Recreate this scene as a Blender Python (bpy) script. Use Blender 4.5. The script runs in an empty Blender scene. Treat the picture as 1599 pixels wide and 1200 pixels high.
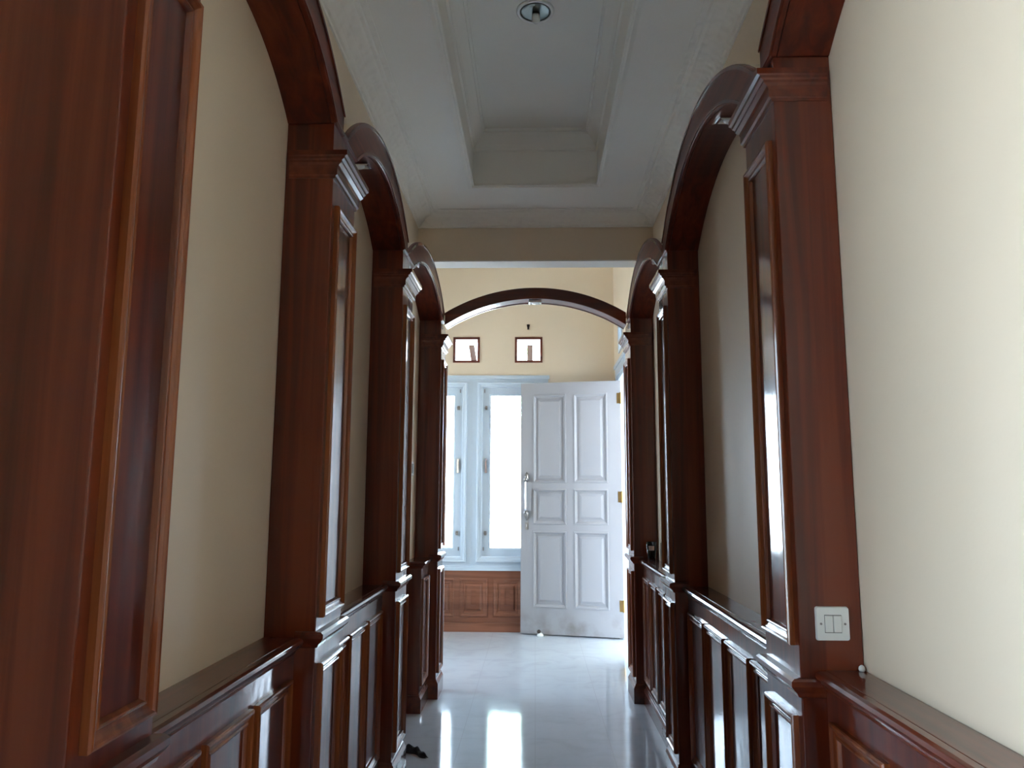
import bpy, bmesh, math, random
from mathutils import Vector, Matrix
random.seed(7)
S = bpy.context.scene
C = S.collection
# ---------------------------------------------------------------- camera, world, sun, exposure
CAMH = 1.32
F = 1200.0
def _n(v): return Vector(v).normalized()
Yc = _n(((835.5 - 799.5) / F, (600 - 771.0) / F, 1.0))
Xc = _n((Yc[2], 0, -Yc[0]))
Zc = Xc.cross(Yc)
if Zc[1] < 0: Zc = -Zc
right = Vector((Xc[0], Yc[0], Zc[0])); up = Vector((Xc[1], Yc[1], Zc[1])); fwd = Vector((Xc[2], Yc[2], Zc[2]))
cam_d = bpy.data.cameras.new('camera'); cam = bpy.data.objects.new('camera', cam_d); C.objects.link(cam)
cam_d.sensor_width = 36; cam_d.lens = 36 * F / 1599; cam_d.clip_start = 0.02; cam_d.clip_end = 300
m = Matrix(((right[0], up[0], -fwd[0], 0), (right[1], up[1], -fwd[1], 0), (right[2], up[2], -fwd[2], CAMH), (0, 0, 0, 1)))
cam.matrix_world = m
S.camera = cam

SKY = 11.0
w = bpy.data.worlds.new('sky'); S.world = w; w.use_nodes = True
nt = w.node_tree; nt.nodes.clear()
tc = nt.nodes.new('ShaderNodeTexCoord'); sp = nt.nodes.new('ShaderNodeSeparateXYZ')
cr = nt.nodes.new('ShaderNodeValToRGB'); bg = nt.nodes.new('ShaderNodeBackground'); ow = nt.nodes.new('ShaderNodeOutputWorld')
cr.color_ramp.elements[0].position = 0.0; cr.color_ramp.elements[0].color = (0.72, 0.85, 1.0, 1)
cr.color_ramp.elements[1].position = 0.7; cr.color_ramp.elements[1].color = (0.55, 0.75, 1.0, 1)
nt.links.new(tc.outputs['Generated'], sp.inputs[0]); nt.links.new(sp.outputs[2], cr.inputs[0])
nt.links.new(cr.outputs[0], bg.inputs[0]); nt.links.new(bg.outputs[0], ow.inputs[0]); bg.inputs[1].default_value = SKY
sd = bpy.data.lights.new('sun', 'SUN'); sd.energy = 30; sd.angle = 0.02; sd.color = (1, 0.97, 0.92)
sun = bpy.data.objects.new('sun', sd); C.objects.link(sun)
sun.rotation_euler = (math.radians(38), 0, 0)          # high sun from behind the house, it lights the yard only

def portal(name, loc, rot, sx, sy):
    l = bpy.data.lights.new(name, 'AREA'); l.shape = 'RECTANGLE'; l.size = sx; l.size_y = sy; l.cycles.is_portal = True
    o = bpy.data.objects.new(name, l); C.objects.link(o); o.location = loc; o.rotation_euler = rot
PI = math.pi
portal('portal_window', (-0.93, 7.80, 1.54), (-PI / 2, 0, 0), 2.2, 1.7)
portal('portal_door', (0.93, 6.86, 1.18), (0, PI / 2, 0), 2.4, 1.0)
portal('portal_back', (-2.62, -0.375, 1.36), (0, -PI / 2, 0), 2.48, 1.75)
portal('portal_foyer', (-3.12, 6.35, 1.7), (0, -PI / 2, 0), 1.6, 1.2)
S.view_settings.view_transform = 'Standard'; S.view_settings.look = 'None'
S.view_settings.exposure = 1.25; S.view_settings.gamma = 1.0
S.view_settings.use_curve_mapping = False
S.cycles.max_bounces = 12; S.cycles.diffuse_bounces = 7; S.cycles.glossy_bounces = 5; S.cycles.transparent_max_bounces = 10
S.cycles.sample_clamp_indirect = 12; S.cycles.caustics_reflective = False; S.cycles.caustics_refractive = False
S.cycles.use_denoising = True

# ---------------------------------------------------------------- materials
def mat(name, col, rough=0.5, metal=0.0, coat=0.0, spec=0.5, coat_rough=0.08):
    M_ = bpy.data.materials.new(name); M_.use_nodes = True
    b = M_.node_tree.nodes['Principled BSDF']
    b.inputs['Base Color'].default_value = (*col, 1); b.inputs['Roughness'].default_value = rough
    b.inputs['Metallic'].default_value = metal; b.inputs['Coat Weight'].default_value = coat
    b.inputs['Coat Roughness'].default_value = coat_rough; b.inputs['Specular IOR Level'].default_value = spec
    return M_
def nd(M_, t, **k):
    n = M_.node_tree.nodes.new(t)
    for a, v in k.items(): setattr(n, a, v)
    return n
def ln(M_, a, b): M_.node_tree.links.new(a, b)
def ramp(M_, stops):
    r = nd(M_, 'ShaderNodeValToRGB'); e = r.color_ramp.elements
    while len(e) < len(stops): e.new(0.5)
    for i, (p, c) in enumerate(stops): e[i].position = p; e[i].color = (*c, 1)
    return r
def wood(name, dark, mid, light, axis='z', coat=0.9, rough=0.38):
    M_ = mat(name, mid, rough, coat=coat, coat_rough=0.10, spec=0.15)
    b = M_.node_tree.nodes['Principled BSDF']
    tc = nd(M_, 'ShaderNodeTexCoord'); mp = nd(M_, 'ShaderNodeMapping')
    sc = {'z': (26, 26, 0.9), 'y': (26, 0.9, 26), 'x': (0.9, 26, 26)}[axis]
    mp.inputs['Scale'].default_value = sc
    ln(M_, tc.outputs['Object'], mp.inputs[0])
    n1 = nd(M_, 'ShaderNodeTexNoise'); n1.inputs['Scale'].default_value = 1.0; n1.inputs['Detail'].default_value = 6; n1.inputs['Distortion'].default_value = 0.6
    ln(M_, mp.outputs[0], n1.inputs['Vector'])
    mp2 = nd(M_, 'ShaderNodeMapping'); mp2.inputs['Scale'].default_value = tuple(v * 0.22 for v in sc)
    ln(M_, tc.outputs['Object'], mp2.inputs[0])
    n2 = nd(M_, 'ShaderNodeTexNoise'); n2.inputs['Scale'].default_value = 1.0; n2.inputs['Detail'].default_value = 2
    ln(M_, mp2.outputs[0], n2.inputs['Vector'])
    ad = nd(M_, 'ShaderNodeMath', operation='MULTIPLY_ADD'); ad.inputs[1].default_value = 0.55
    mu = nd(M_, 'ShaderNodeMath', operation='MULTIPLY'); mu.inputs[1].default_value = 0.45
    ln(M_, n2.outputs['Fac'], mu.inputs[0]); ln(M_, n1.outputs['Fac'], ad.inputs[0]); ln(M_, mu.outputs[0], ad.inputs[2])
    r = ramp(M_, [(0.40, dark), (0.5, mid), (0.60, light)])
    ln(M_, ad.outputs[0], r.inputs[0]); ln(M_, r.outputs[0], b.inputs['Base Color'])
    bp = nd(M_, 'ShaderNodeBump'); bp.inputs['Strength'].default_value = 0.05; bp.inputs['Distance'].default_value = 0.004
    ln(M_, n1.outputs['Fac'], bp.inputs['Height']); ln(M_, bp.outputs[0], b.inputs['Normal'])
    b.inputs['Coat IOR'].default_value = 1.52
    # varnish is brushed on: slow waviness
    n3 = nd(M_, 'ShaderNodeTexNoise'); n3.inputs['Scale'].default_value = 7; ln(M_, tc.outputs['Object'], n3.inputs['Vector'])
    b2 = nd(M_, 'ShaderNodeBump'); b2.inputs['Strength'].default_value = 0.06; b2.inputs['Distance'].default_value = 0.02
    ln(M_, n3.outputs['Fac'], b2.inputs['Height']); ln(M_, b2.outputs[0], b.inputs['Coat Normal'])
    return M_
D_, M1, L_ = (0.070, 0.0095, 0.003), (0.114, 0.016, 0.0045), (0.160, 0.028, 0.008)
W_V = wood('varnished_red_wood', D_, M1, L_, 'z')
W_H = wood('varnished_red_wood_lengthwise', D_, M1, L_, 'y')
W_X = wood('varnished_red_wood_crosswise', D_, M1, L_, 'x')
W_A = wood('satin_red_wood_of_the_arches', D_, M1, L_, 'y', coat=0.45, rough=0.5)
W_A.node_tree.nodes['Principled BSDF'].inputs['Coat Roughness'].default_value = 0.2
W_A.node_tree.nodes['Principled BSDF'].inputs['Coat IOR'].default_value = 1.4
W_M = wood('varnished_moulding_wood', (0.11, 0.022, 0.007), (0.19, 0.045, 0.012), (0.28, 0.080, 0.022), 'z')
W_F = wood('light_panelling_wood', (0.15, 0.055, 0.032), (0.20, 0.078, 0.045), (0.25, 0.10, 0.06), 'x', coat=0.3)

def paint(name, col, rough=0.6, bump=0.12, scale=60):
    M_ = mat(name, col, rough, spec=0.35)
    b = M_.node_tree.nodes['Principled BSDF']
    tc = nd(M_, 'ShaderNodeTexCoord'); n = nd(M_, 'ShaderNodeTexNoise'); n.inputs['Scale'].default_value = 1.7; n.inputs['Detail'].default_value = 3
    ln(M_, tc.outputs['Object'], n.inputs['Vector'])
    c2 = tuple(c * 0.97 for c in col)
    r = ramp(M_, [(0.35, c2), (0.65, col)]); ln(M_, n.outputs['Fac'], r.inputs[0]); ln(M_, r.outputs[0], b.inputs['Base Color'])
    n2 = nd(M_, 'ShaderNodeTexNoise'); n2.inputs['Scale'].default_value = scale; n2.inputs['Detail'].default_value = 4; ln(M_, tc.outputs['Object'], n2.inputs['Vector'])
    bp = nd(M_, 'ShaderNodeBump'); bp.inputs['Strength'].default_value = bump; bp.inputs['Distance'].default_value = 0.003
    ln(M_, n2.outputs['Fac'], bp.inputs['Height']); ln(M_, bp.outputs[0], b.inputs['Normal'])
    return M_
CREAM = paint('cream_wall_paint', (0.77, 0.650, 0.50), 0.55)
WHITE_C = paint('white_ceiling_paint', (0.88, 0.87, 0.82), 0.7)
WHITE_BLOOM = paint('white_gloss_paint_bloom_tint', (0.52, 0.60, 0.68), 0.3, 0.03)  # white gloss; its blue tint paints the window bloom into the colour
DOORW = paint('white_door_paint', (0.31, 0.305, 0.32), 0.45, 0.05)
def smudge(M_):
    # grime of feet and hands along the bottom of the leaf
    b = M_.node_tree.nodes['Principled BSDF']; src = b.inputs['Base Color'].links[0].from_socket
    tc = nd(M_, 'ShaderNodeTexCoord'); sp = nd(M_, 'ShaderNodeSeparateXYZ'); ln(M_, tc.outputs['Object'], sp.inputs[0])
    mr = nd(M_, 'ShaderNodeMapRange'); mr.inputs[1].default_value = 0.28; mr.inputs[2].default_value = 0.04; mr.inputs[3].default_value = 0; mr.inputs[4].default_value = 1
    ln(M_, sp.outputs[2], mr.inputs[0])
    n = nd(M_, 'ShaderNodeTexNoise'); n.inputs['Scale'].default_value = 5; n.inputs['Detail'].default_value = 5; ln(M_, tc.outputs['Object'], n.inputs['Vector'])
    r = ramp(M_, [(0.45, (0, 0, 0)), (0.7, (1, 1, 1))]); ln(M_, n.outputs['Fac'], r.inputs[0])
    mu = nd(M_, 'ShaderNodeMath', operation='MULTIPLY'); ln(M_, mr.outputs[0], mu.inputs[0]); ln(M_, r.outputs[0], mu.inputs[1])
    mx = nd(M_, 'ShaderNodeMix', data_type='RGBA'); ln(M_, mu.outputs[0], mx.inputs[0]); ln(M_, src, mx.inputs[6]); mx.inputs[7].default_value = (0.17, 0.145, 0.13, 1)
    ln(M_, mx.outputs[2], b.inputs['Base Color'])
smudge(DOORW)
OUTW = paint('added_wall_paint', (0.75, 0.74, 0.70), 0.8)
CONC = paint('yard_concrete', (0.42, 0.42, 0.41), 0.9)
# cornice with cast plaster relief
REL = paint('plaster_relief', (0.88, 0.87, 0.82), 0.7)
b = REL.node_tree.nodes['Principled BSDF']
tc = nd(REL, 'ShaderNodeTexCoord'); v = nd(REL, 'ShaderNodeTexVoronoi'); v.inputs['Scale'].default_value = 26; v.feature = 'SMOOTH_F1'
ln(REL, tc.outputs['Object'], v.inputs['Vector'])
bp = nd(REL, 'ShaderNodeBump'); bp.inputs['Strength'].default_value = 0.9; bp.inputs['Distance'].default_value = 0.012
ln(REL, v.outputs['Distance'], bp.inputs['Height']); ln(REL, bp.outputs[0], b.inputs['Normal'])

def floor_material():
    M_ = mat('polished_floor_tile', (0.4, 0.4, 0.4), 0.085, spec=0.6)
    b = M_.node_tree.nodes['Principled BSDF']; b.inputs['IOR'].default_value = 1.52
    tc = nd(M_, 'ShaderNodeTexCoord')
    br = nd(M_, 'ShaderNodeTexBrick'); br.offset = 0; br.squash = 1
    br.inputs['Scale'].default_value = 1; br.inputs['Brick Width'].default_value = 0.4; br.inputs['Row Height'].default_value = 0.4
    br.inputs['Mortar Size'].default_value = 0.0018; br.inputs['Mortar Smooth'].default_value = 0.2
    ln(M_, tc.outputs['Object'], br.inputs['Vector'])
    n = nd(M_, 'ShaderNodeTexNoise'); n.inputs['Scale'].default_value = 4; n.inputs['Detail'].default_value = 9; n.inputs['Distortion'].default_value = 1.6
    ln(M_, tc.outputs['Object'], n.inputs['Vector'])
    r = ramp(M_, [(0.30, (0.48, 0.52, 0.57)), (0.48, (0.52, 0.565, 0.62)), (0.7, (0.54, 0.585, 0.64))]); ln(M_, n.outputs['Fac'], r.inputs[0])
    mx = nd(M_, 'ShaderNodeMix', data_type='RGBA'); ln(M_, br.outputs['Fac'], mx.inputs[0]); ln(M_, r.outputs[0], mx.inputs[6]); mx.inputs[7].default_value = (0.46, 0.49, 0.53, 1)
    ln(M_, mx.outputs[2], b.inputs['Base Color'])
    n3 = nd(M_, 'ShaderNodeTexNoise'); n3.inputs['Scale'].default_value = 3.2; ln(M_, tc.outputs['Object'], n3.inputs['Vector'])
    bp = nd(M_, 'ShaderNodeBump'); bp.inputs['Strength'].default_value = 0.05; bp.inputs['Distance'].default_value = 0.02
    ln(M_, n3.outputs['Fac'], bp.inputs['Height']); ln(M_, bp.outputs[0], b.inputs['Normal'])
    return M_
FLOORM = floor_material()
BRASS = mat('aged_brass', (0.62, 0.40, 0.16), 0.32, 1.0)
PEWTER = mat('dull_pewter', (0.30, 0.28, 0.27), 0.35, 1.0)
CHROME = mat('chrome', (0.75, 0.76, 0.78), 0.12, 1.0)
PLAST = mat('white_plastic', (0.78, 0.79, 0.76), 0.3)
PLASTG = mat('grey_gap', (0.22, 0.22, 0.21), 0.6)
DARK = mat('dark_brown', (0.035, 0.015, 0.008), 0.5)
REFL = mat('dull_reflector', (0.20, 0.22, 0.21), 0.35, 1.0)
WHITE_B = paint('bright_white_trim', (0.9, 0.9, 0.87), 0.6)
LAMPG = mat('frosted_bulb_glass', (0.80, 0.82, 0.80), 0.25)
GREY = mat('grey_timber', (0.75, 0.74, 0.73), 0.7)
BROWN = wood('brown_frame_wood', (0.10, 0.025, 0.015), (0.16, 0.04, 0.025), (0.22, 0.06, 0.035), 'x', coat=0.4)
RAG = mat('black_cloth', (0.010, 0.012, 0.022), 0.8)
LEAF = mat('leaf', (0.30, 0.48, 0.22), 0.6)
BARK = mat('bark', (0.20, 0.14, 0.09), 0.9)
PINK = mat('pale_pink_label', (0.62, 0.46, 0.42), 0.5)
INK = mat('dark_glass_tint', (0.03, 0.035, 0.045), 0.1)
def glass(name, tint=(1, 1, 1), gl=0.06):
    M_ = bpy.data.materials.new(name); M_.use_nodes = True; t = M_.node_tree; t.nodes.clear()
    o = t.nodes.new('ShaderNodeOutputMaterial'); mx = t.nodes.new('ShaderNodeMixShader')
    tr = t.nodes.new('ShaderNodeBsdfTransparent'); g = t.nodes.new('ShaderNodeBsdfGlossy'); fr = t.nodes.new('ShaderNodeFresnel')
    tr.inputs[0].default_value = (*tint, 1); g.inputs['Roughness'].default_value = 0.02; fr.inputs[0].default_value = 1.45
    t.links.new(fr.outputs[0], mx.inputs[0]); t.links.new(tr.outputs[0], mx.inputs[1]); t.links.new(g.outputs[0], mx.inputs[2]); t.links.new(mx.outputs[0], o.inputs[0])
    return M_
GLASS = glass('clear_window_glass', (0.97, 0.99, 0.99))
GLASSD = glass('smoky_tumbler_glass', (0.72, 0.76, 0.80))

# ---------------------------------------------------------------- helpers
WL = {}
def obj(name, bm, material, parent=None, smooth=False, recalc=True, bevel=0):
    if recalc: bmesh.ops.recalc_face_normals(bm, faces=bm.faces)
    off = WL.get(parent.name, Vector()) if parent else Vector()
    bmesh.ops.translate(bm, verts=bm.verts, vec=-off)
    me = bpy.data.meshes.new(name); bm.to_mesh(me); bm.free()
    for mm in (material if isinstance(material, (list, tuple)) else [material]): me.materials.append(mm)
    o = bpy.data.objects.new(name, me); C.objects.link(o)
    if parent: o.parent = parent
    WL[o.name] = off.copy()
    if smooth:
        for p in me.polygons: p.use_smooth = True
    if bevel:
        bv = o.modifiers.new('edge', 'BEVEL'); bv.width = bevel; bv.segments = 2; bv.limit_method = 'ANGLE'; bv.angle_limit = math.radians(50)
    return o
def thing(name, label, cat, loc, group=None):
    o = bpy.data.objects.new(name, None); C.objects.link(o); o.location = loc; o.empty_display_size = 0.1
    o['label'] = label; o['category'] = cat
    if group: o['group'] = group
    WL[o.name] = Vector(loc)
    return o
def tag(o, label, cat, group=None):
    o['label'] = label; o['category'] = cat
    if group: o['group'] = group
    return o
def struct(o): o['kind'] = 'structure'; return o
def struct_empty(name, loc):
    o = bpy.data.objects.new(name, None); C.objects.link(o); o.location = loc; o['kind'] = 'structure'; WL[o.name] = Vector(loc); return o
def box(bm, x0, x1, y0, y1, z0, z1, mi=0):
    vs = [bm.verts.new((x, y, z)) for x in (x0, x1) for y in (y0, y1) for z in (z0, z1)]
    for f in ((0, 1, 3, 2), (4, 6, 7, 5), (0, 4, 5, 1), (2, 3, 7, 6), (0, 2, 6, 4), (1, 5, 7, 3)):
        bm.faces.new([vs[i] for i in f]).material_index = mi
def BM(*boxes):
    bm = bmesh.new()
    for b_ in boxes: box(bm, *b_)
    return bm
def sweep(bm, path, closed, prof, f):
    """closed profile [(o,h)] carried along a 2D path; o = offset to the left of the path, mitred."""
    n = len(path); rings = []
    for i in range(n):
        p = Vector(path[i])
        a = Vector(path[i - 1]) if (closed or i > 0) else None
        c = Vector(path[(i + 1) % n]) if (closed or i < n - 1) else None
        d1 = (p - a).normalized() if a is not None else None
        d2 = (c - p).normalized() if c is not None else None
        if d1 is None: d1 = d2
        if d2 is None: d2 = d1
        n1 = Vector((-d1.y, d1.x)); n2 = Vector((-d2.y, d2.x))
        mt = (n1 + n2) / (1 + n1.dot(n2))
        rings.append([bm.verts.new(f(p.x + mt.x * o, p.y + mt.y * o, h)) for o, h in prof])
    k = len(prof)
    for i in range(n if closed else n - 1):
        r0, r1 = rings[i], rings[(i + 1) % n]
        for j in range(k): bm.faces.new((r0[j], r0[(j + 1) % k], r1[(j + 1) % k], r1[j]))
    if not closed: bm.faces.new(rings[0]); bm.faces.new(rings[-1][::-1])
def rect(u0, u1, v0, v1): return [(u0, v0), (u1, v0), (u1, v1), (u0, v1)]
PANEL_PROF = [(0, 0), (0, 0.015), (0.003, 0.0195), (0.007, 0.021), (0.011, 0.0195), (0.015, 0.0145), (0.022, 0.010), (0.028, 0.008), (0.0305, 0.0115), (0.034, 0.0125), (0.037, 0.0105), (0.040, 0.005), (0.042, 0)]
def prof_scaled(w_, h_): return [(o * w_ / 0.042, h * h_ / 0.021) for o, h in PANEL_PROF]
def cyl(bm, c, r, d, axis='z', seg=24, r2=None):
    r2 = r if r2 is None else r2; a = []; b_ = []
    for i in range(seg):
        t = 2 * PI * i / seg; cs, sn = math.cos(t), math.sin(t)
        def P(rr, h):
            q = {'z': (rr * cs, rr * sn, h), 'y': (rr * cs, h, rr * sn), 'x': (h, rr * cs, rr * sn)}[axis]
            return bm.verts.new((c[0] + q[0], c[1] + q[1], c[2] + q[2]))
        a.append(P(r, 0)); b_.append(P(r2, d))
    for i in range(seg): bm.faces.new((a[i], a[(i + 1) % seg], b_[(i + 1) % seg], b_[i]))
    bm.faces.new(a[::-1]); bm.faces.new(b_)
def lathe(bm, c, prof, axis='z', seg=28):
    rings = []
    for r, h in prof:
        ring = []
        for i in range(seg):
            t = 2 * PI * i / seg; cs, sn = math.cos(t) * max(r, 1e-5), math.sin(t) * max(r, 1e-5)
            q = {'z': (cs, sn, h), 'y': (cs, h, sn), 'x': (h, cs, sn)}[axis]
            ring.append(bm.verts.new((c[0] + q[0], c[1] + q[1], c[2] + q[2])))
        rings.append(ring)
    for a, b_ in zip(rings, rings[1:]):
        for i in range(seg): bm.faces.new((a[i], a[(i + 1) % seg], b_[(i + 1) % seg], b_[i]))
    bm.faces.new(rings[0][::-1]); bm.faces.new(rings[-1])

# ---------------------------------------------------------------- the setting
WX, PX, DX = 0.80, 0.645, 0.705       # wall plane, pilaster face, wainscot face (distance from the corridor's axis)
CEIL = 3.20; FY = 7.68; FC = 3.95; END = 5.46
# floor, one slab for corridor, foyer and the room behind
struct(obj('floor', BM((-3.1, 3.0, -3.2, 7.84, -0.12, 0.0)), FLOORM))
# side walls
OPN = (3.98, 4.84, 2.25)              # opening under the third left arch
struct(obj('wall_left', BM((-0.96, -WX, 1.349, OPN[0], 0, FC), (-0.96, -WX, 1.085, 1.349, 2.503, FC), (-0.96, -WX, 0.16, 1.085, 2.62, FC), (-0.96, -WX, OPN[0], OPN[1], OPN[2], FC), (-0.96, -WX, OPN[1], END, 0, FC)), CREAM))
DO = (6.38, 7.36, 2.44)
VR = (6.93, 7.21, 2.64, 2.91)
struct(obj('wall_right', BM((WX, 0.96, 0.30, DO[0], 0, FC), (WX, 0.96, DO[0], DO[1] + 0.035, DO[2], VR[2]), (WX, 0.96, DO[0], VR[0], VR[2], VR[3]),
    (WX, 0.96, VR[1], DO[1] + 0.035, VR[2], VR[3]), (WX, 0.96, DO[0], DO[1] + 0.035, VR[3], FC), (WX, 0.96, DO[1] + 0.035, FY + 0.16, 0, FC)), CREAM))
# far wall with windows and two small vents
VZ = (2.632, 2.896); V1 = (-0.833, -0.562); V2 = (-0.205, 0.075)
WZ = (0.61, 2.49); WXR = (-1.45, 0.133)
def wall_far():
    bm = BM((-3.1, WX, FY, FY + 0.16, VZ[1], FC), (-3.1, WX, FY, FY + 0.16, WZ[1], VZ[0]), (-3.1, V1[0], FY, FY + 0.16, VZ[0], VZ[1]),
        (V1[1], V2[0], FY, FY + 0.16, VZ[0], VZ[1]), (V2[1], WX, FY, FY + 0.16, VZ[0], VZ[1]),
        (-3.1, WX, FY, FY + 0.16, 0, WZ[0]), (WXR[1], WX, FY, FY + 0.16, WZ[0], WZ[1]), (-3.1, WXR[0], FY, FY + 0.16, WZ[0], WZ[1]))
    return bm
struct(obj('wall_far', wall_far(), CREAM))
FW = (5.75, 6.95, 0.90, 2.50)
struct(obj('wall_foyer_left', BM((-3.1, -2.95, END, FW[0], 0, FC), (-3.1, -2.95, FW[1], FY, 0, FC), (-3.1, -2.95, FW[0], FW[1], 0, FW[2]), (-3.1, -2.95, FW[0], FW[1], FW[3], FC)), CREAM))
struct(obj('wall_foyer_near', BM((-3.1, -0.96, END - 0.16, END, 0, FC)), CREAM))
# room behind the camera
BW = (-1.25, 0.50, 0.12, 2.60)           # window in its left wall (y0,y1,z0,z1)
struct(obj('wall_room_left', BM((-2.6, -2.45, -3.2, BW[0], 0, FC), (-2.6, -2.45, BW[1], 1.35, 0, FC), (-2.6, -2.45, BW[0], BW[1], 0, BW[2]), (-2.6, -2.45, BW[0], BW[1], BW[3], FC)), CREAM))
struct(obj('wall_room_front_and_shade_stub', BM((-2.6, -0.967, 1.10, 1.349, 0, FC), (-1.06, -0.967, 0.80, 1.10, 0, FC), (0.96, 3.0, 0.30, 0.45, 0, FC)), CREAM))  # middle box: unseen stub, added to shade the nearest left pilaster
struct(obj('wall_room_back', BM((-2.6, 3.0, -3.2, -3.05, 0, FC)), CREAM))
struct(obj('wall_room_right', BM((2.85, 3.0, -3.05, 0.30, 0, FC)), CREAM))
# ceiling: coffered tray over the corridor, flat over the foyer and the room behind
TR = (-0.385, 0.385, 0.95, 4.52)      # recess
BEAM = (5.05, 5.20, 2.89)
bm = BM((-WX, TR[0], 0.30, BEAM[0], CEIL, CEIL + 0.25), (TR[1], WX, 0.30, BEAM[0], CEIL, CEIL + 0.25),
        (TR[0], TR[1], 0.30, TR[2], CEIL, CEIL + 0.25), (TR[0], TR[1], TR[3], BEAM[0], CEIL, CEIL + 0.25))
box(bm, -WX, WX, 0.30, BEAM[0], 3.54, 3.62); box(bm, TR[0] - 0.06, TR[0], TR[2], TR[3], CEIL + 0.25, 3.54); box(bm, TR[1], TR[1] + 0.06, TR[2], TR[3], CEIL + 0.25, 3.54)
box(bm, TR[0], TR[1], TR[3], TR[3] + 0.06, CEIL + 0.25, 3.54); box(bm, TR[0], TR[1], TR[2] - 0.06, TR[2], CEIL + 0.25, 3.54)
struct(obj('ceiling', bm, WHITE_C))
struct(obj('ceiling_outer', BM((-3.1, 3.0, -3.2, FY + 0.16, FC, FC + 0.25)), WHITE_C))
# crown inside the tray and bead at its lower edge
bm = bmesh.new()
sweep(bm, rect(*TR), True, [(0, 0.22), (0.012, 0.225), (0.012, 0.240), (0.022, 0.262), (0.045, 0.29), (0.060, 0.305), (0.062, 0.32), (0.075, 0.32), (0.075, 0.34), (0, 0.34)], lambda u, v_, h: (u, v_, CEIL + h))
struct(obj('trim_1', bm, WHITE_C))
bm = bmesh.new()
sweep(bm, rect(*TR), True, [(0.0, 0.0), (0.006, 0.0), (0.009, 0.006), (0.006, 0.014), (0.0, 0.014)], lambda u, v_, h: (u, v_, CEIL + h - 0.004))
sweep(bm, rect(*TR), True, [(-0.030, 0.0), (-0.004, 0.0), (-0.004, -0.006), (-0.012, -0.010), (-0.030, -0.004)], lambda u, v_, h: (u, v_, CEIL + h))
struct(obj('trim_2', bm, WHITE_C))
# relief cornice along both walls and the beam
bm = bmesh.new()
CP = [(0, 0), (0, -0.082), (0.008, -0.082), (0.012, -0.074), (0.022, -0.070), (0.032, -0.054), (0.060, -0.032), (0.095, -0.020), (0.104, -0.013), (0.118, -0.012), (0.124, -0.004), (0.150, -0.004), (0.150, 0)]
sweep(bm, rect(-WX, WX, 0.31, BEAM[0]), True, CP, lambda u, v_, h: (u, v_, CEIL + h))
struct(obj('trim_3', bm, REL, smooth=False))
struct(obj('wall_beam', BM((-WX, WX, BEAM[0], BEAM[1], BEAM[2], FC)), CREAM))
struct(obj('trim_4', BM((-WX, WX, BEAM[0] + 0.002, BEAM[1] + 0.004, BEAM[2] - 0.008, BEAM[2])), WHITE_B))
struct(obj('wall_room_beam', BM((-WX, WX, 0.16, 0.31, 2.95, FC)), CREAM))

# ---------------------------------------------------------------- windows (far wall)
def window(n, gx0, gx1, gz0=0.777, gz1=2.296):
    r = struct_empty('window_%d' % n, ((gx0 + gx1) / 2, FY, 0.61))
    bm = bmesh.new()      # casing: stepped moulding round the sash
    sweep(bm, rect(gx0 - 0.135, gx1 + 0.135, gz0 - 0.125, gz1 + 0.135), True,
          [(0, -0.09), (0, 0.022), (0.010, 0.026), (0.022, 0.022), (0.026, 0.012), (0.045, 0.008), (0.052, 0.0), (0.052, -0.09)], lambda u, v_, h: (u, FY - 0.012 - h, v_))
    obj('window_frame', bm, WHITE_BLOOM, r)
    bm = bmesh.new()      # sash
    sweep(bm, rect(gx0 - 0.081, gx1 + 0.081, gz0 - 0.071, gz1 + 0.081), True,
          [(0, -0.045), (0, 0.0), (0.068, 0.0), (0.074, -0.008), (0.081, -0.010), (0.081, -0.045)], lambda u, v_, h: (u, FY + 0.012 - h, v_))
    s_ = obj('sash', bm, WHITE_BLOOM, r)
    obj('pane', BM((gx0 - 0.006, gx1 + 0.006, FY + 0.038, FY + 0.043, gz0 - 0.006, gz1 + 0.006)), GLASS, r)
    xs = gx1 + 0.045 if n == 1 else gx0 - 0.045
    for z in (2.17, 0.93):
        bm = BM((xs - 0.012, xs + 0.012, FY - 0.006, FY + 0.012, z - 0.02, z + 0.02)); cyl(bm, (xs - 0.014, FY - 0.012, z), 0.007, 0.028, 'x', 12)
        obj('hinge', bm, PEWTER, r)
    for z in (2.34, 0.78):
        bm = bmesh.new(); cyl(bm, (xs + (0.018 if n == 1 else -0.018), FY - 0.010, z - 0.018), 0.006, 0.036, 'z', 12)
        obj('stay_bolt', bm, PEWTER, r)
    bm = BM((xs - 0.010, xs + 0.010, FY - 0.002, FY + 0.012, 1.52, 1.66)); box(bm, xs - 0.004, xs + 0.008, FY - 0.022, FY - 0.002, 1.56, 1.64)
    obj('catch', bm, CHROME, r)
    return r
window(1, -1.21, -0.815)
window(2, -0.445, -0.05)
bm = BM((WXR[0], -1.345, FY - 0.012, FY + 0.10, 0.652, 2.431), (-0.68, -0.58, FY - 0.012, FY + 0.10, 0.652, 2.431), (0.085, WXR[1], FY - 0.012, FY + 0.10, 0.652, 2.431),
        (WXR[0], WXR[1], FY - 0.012, FY + 0.10, WZ[0], 0.652), (WXR[0], WXR[1], FY - 0.012, FY + 0.10, 2.431, WZ[1]))
box(bm, -0.632, -0.628, FY - 0.016, FY - 0.012, 0.652, 2.431)
box(bm, WXR[0] - 0.01, WXR[1] + 0.012, FY - 0.028, FY - 0.012, 2.462, WZ[1] + 0.008)
box(bm, WXR[0] - 0.01, WXR[1] + 0.012, FY - 0.03, FY - 0.012, 0.600, 0.622)
struct(obj('trim_5', bm, WHITE_BLOOM))
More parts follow.
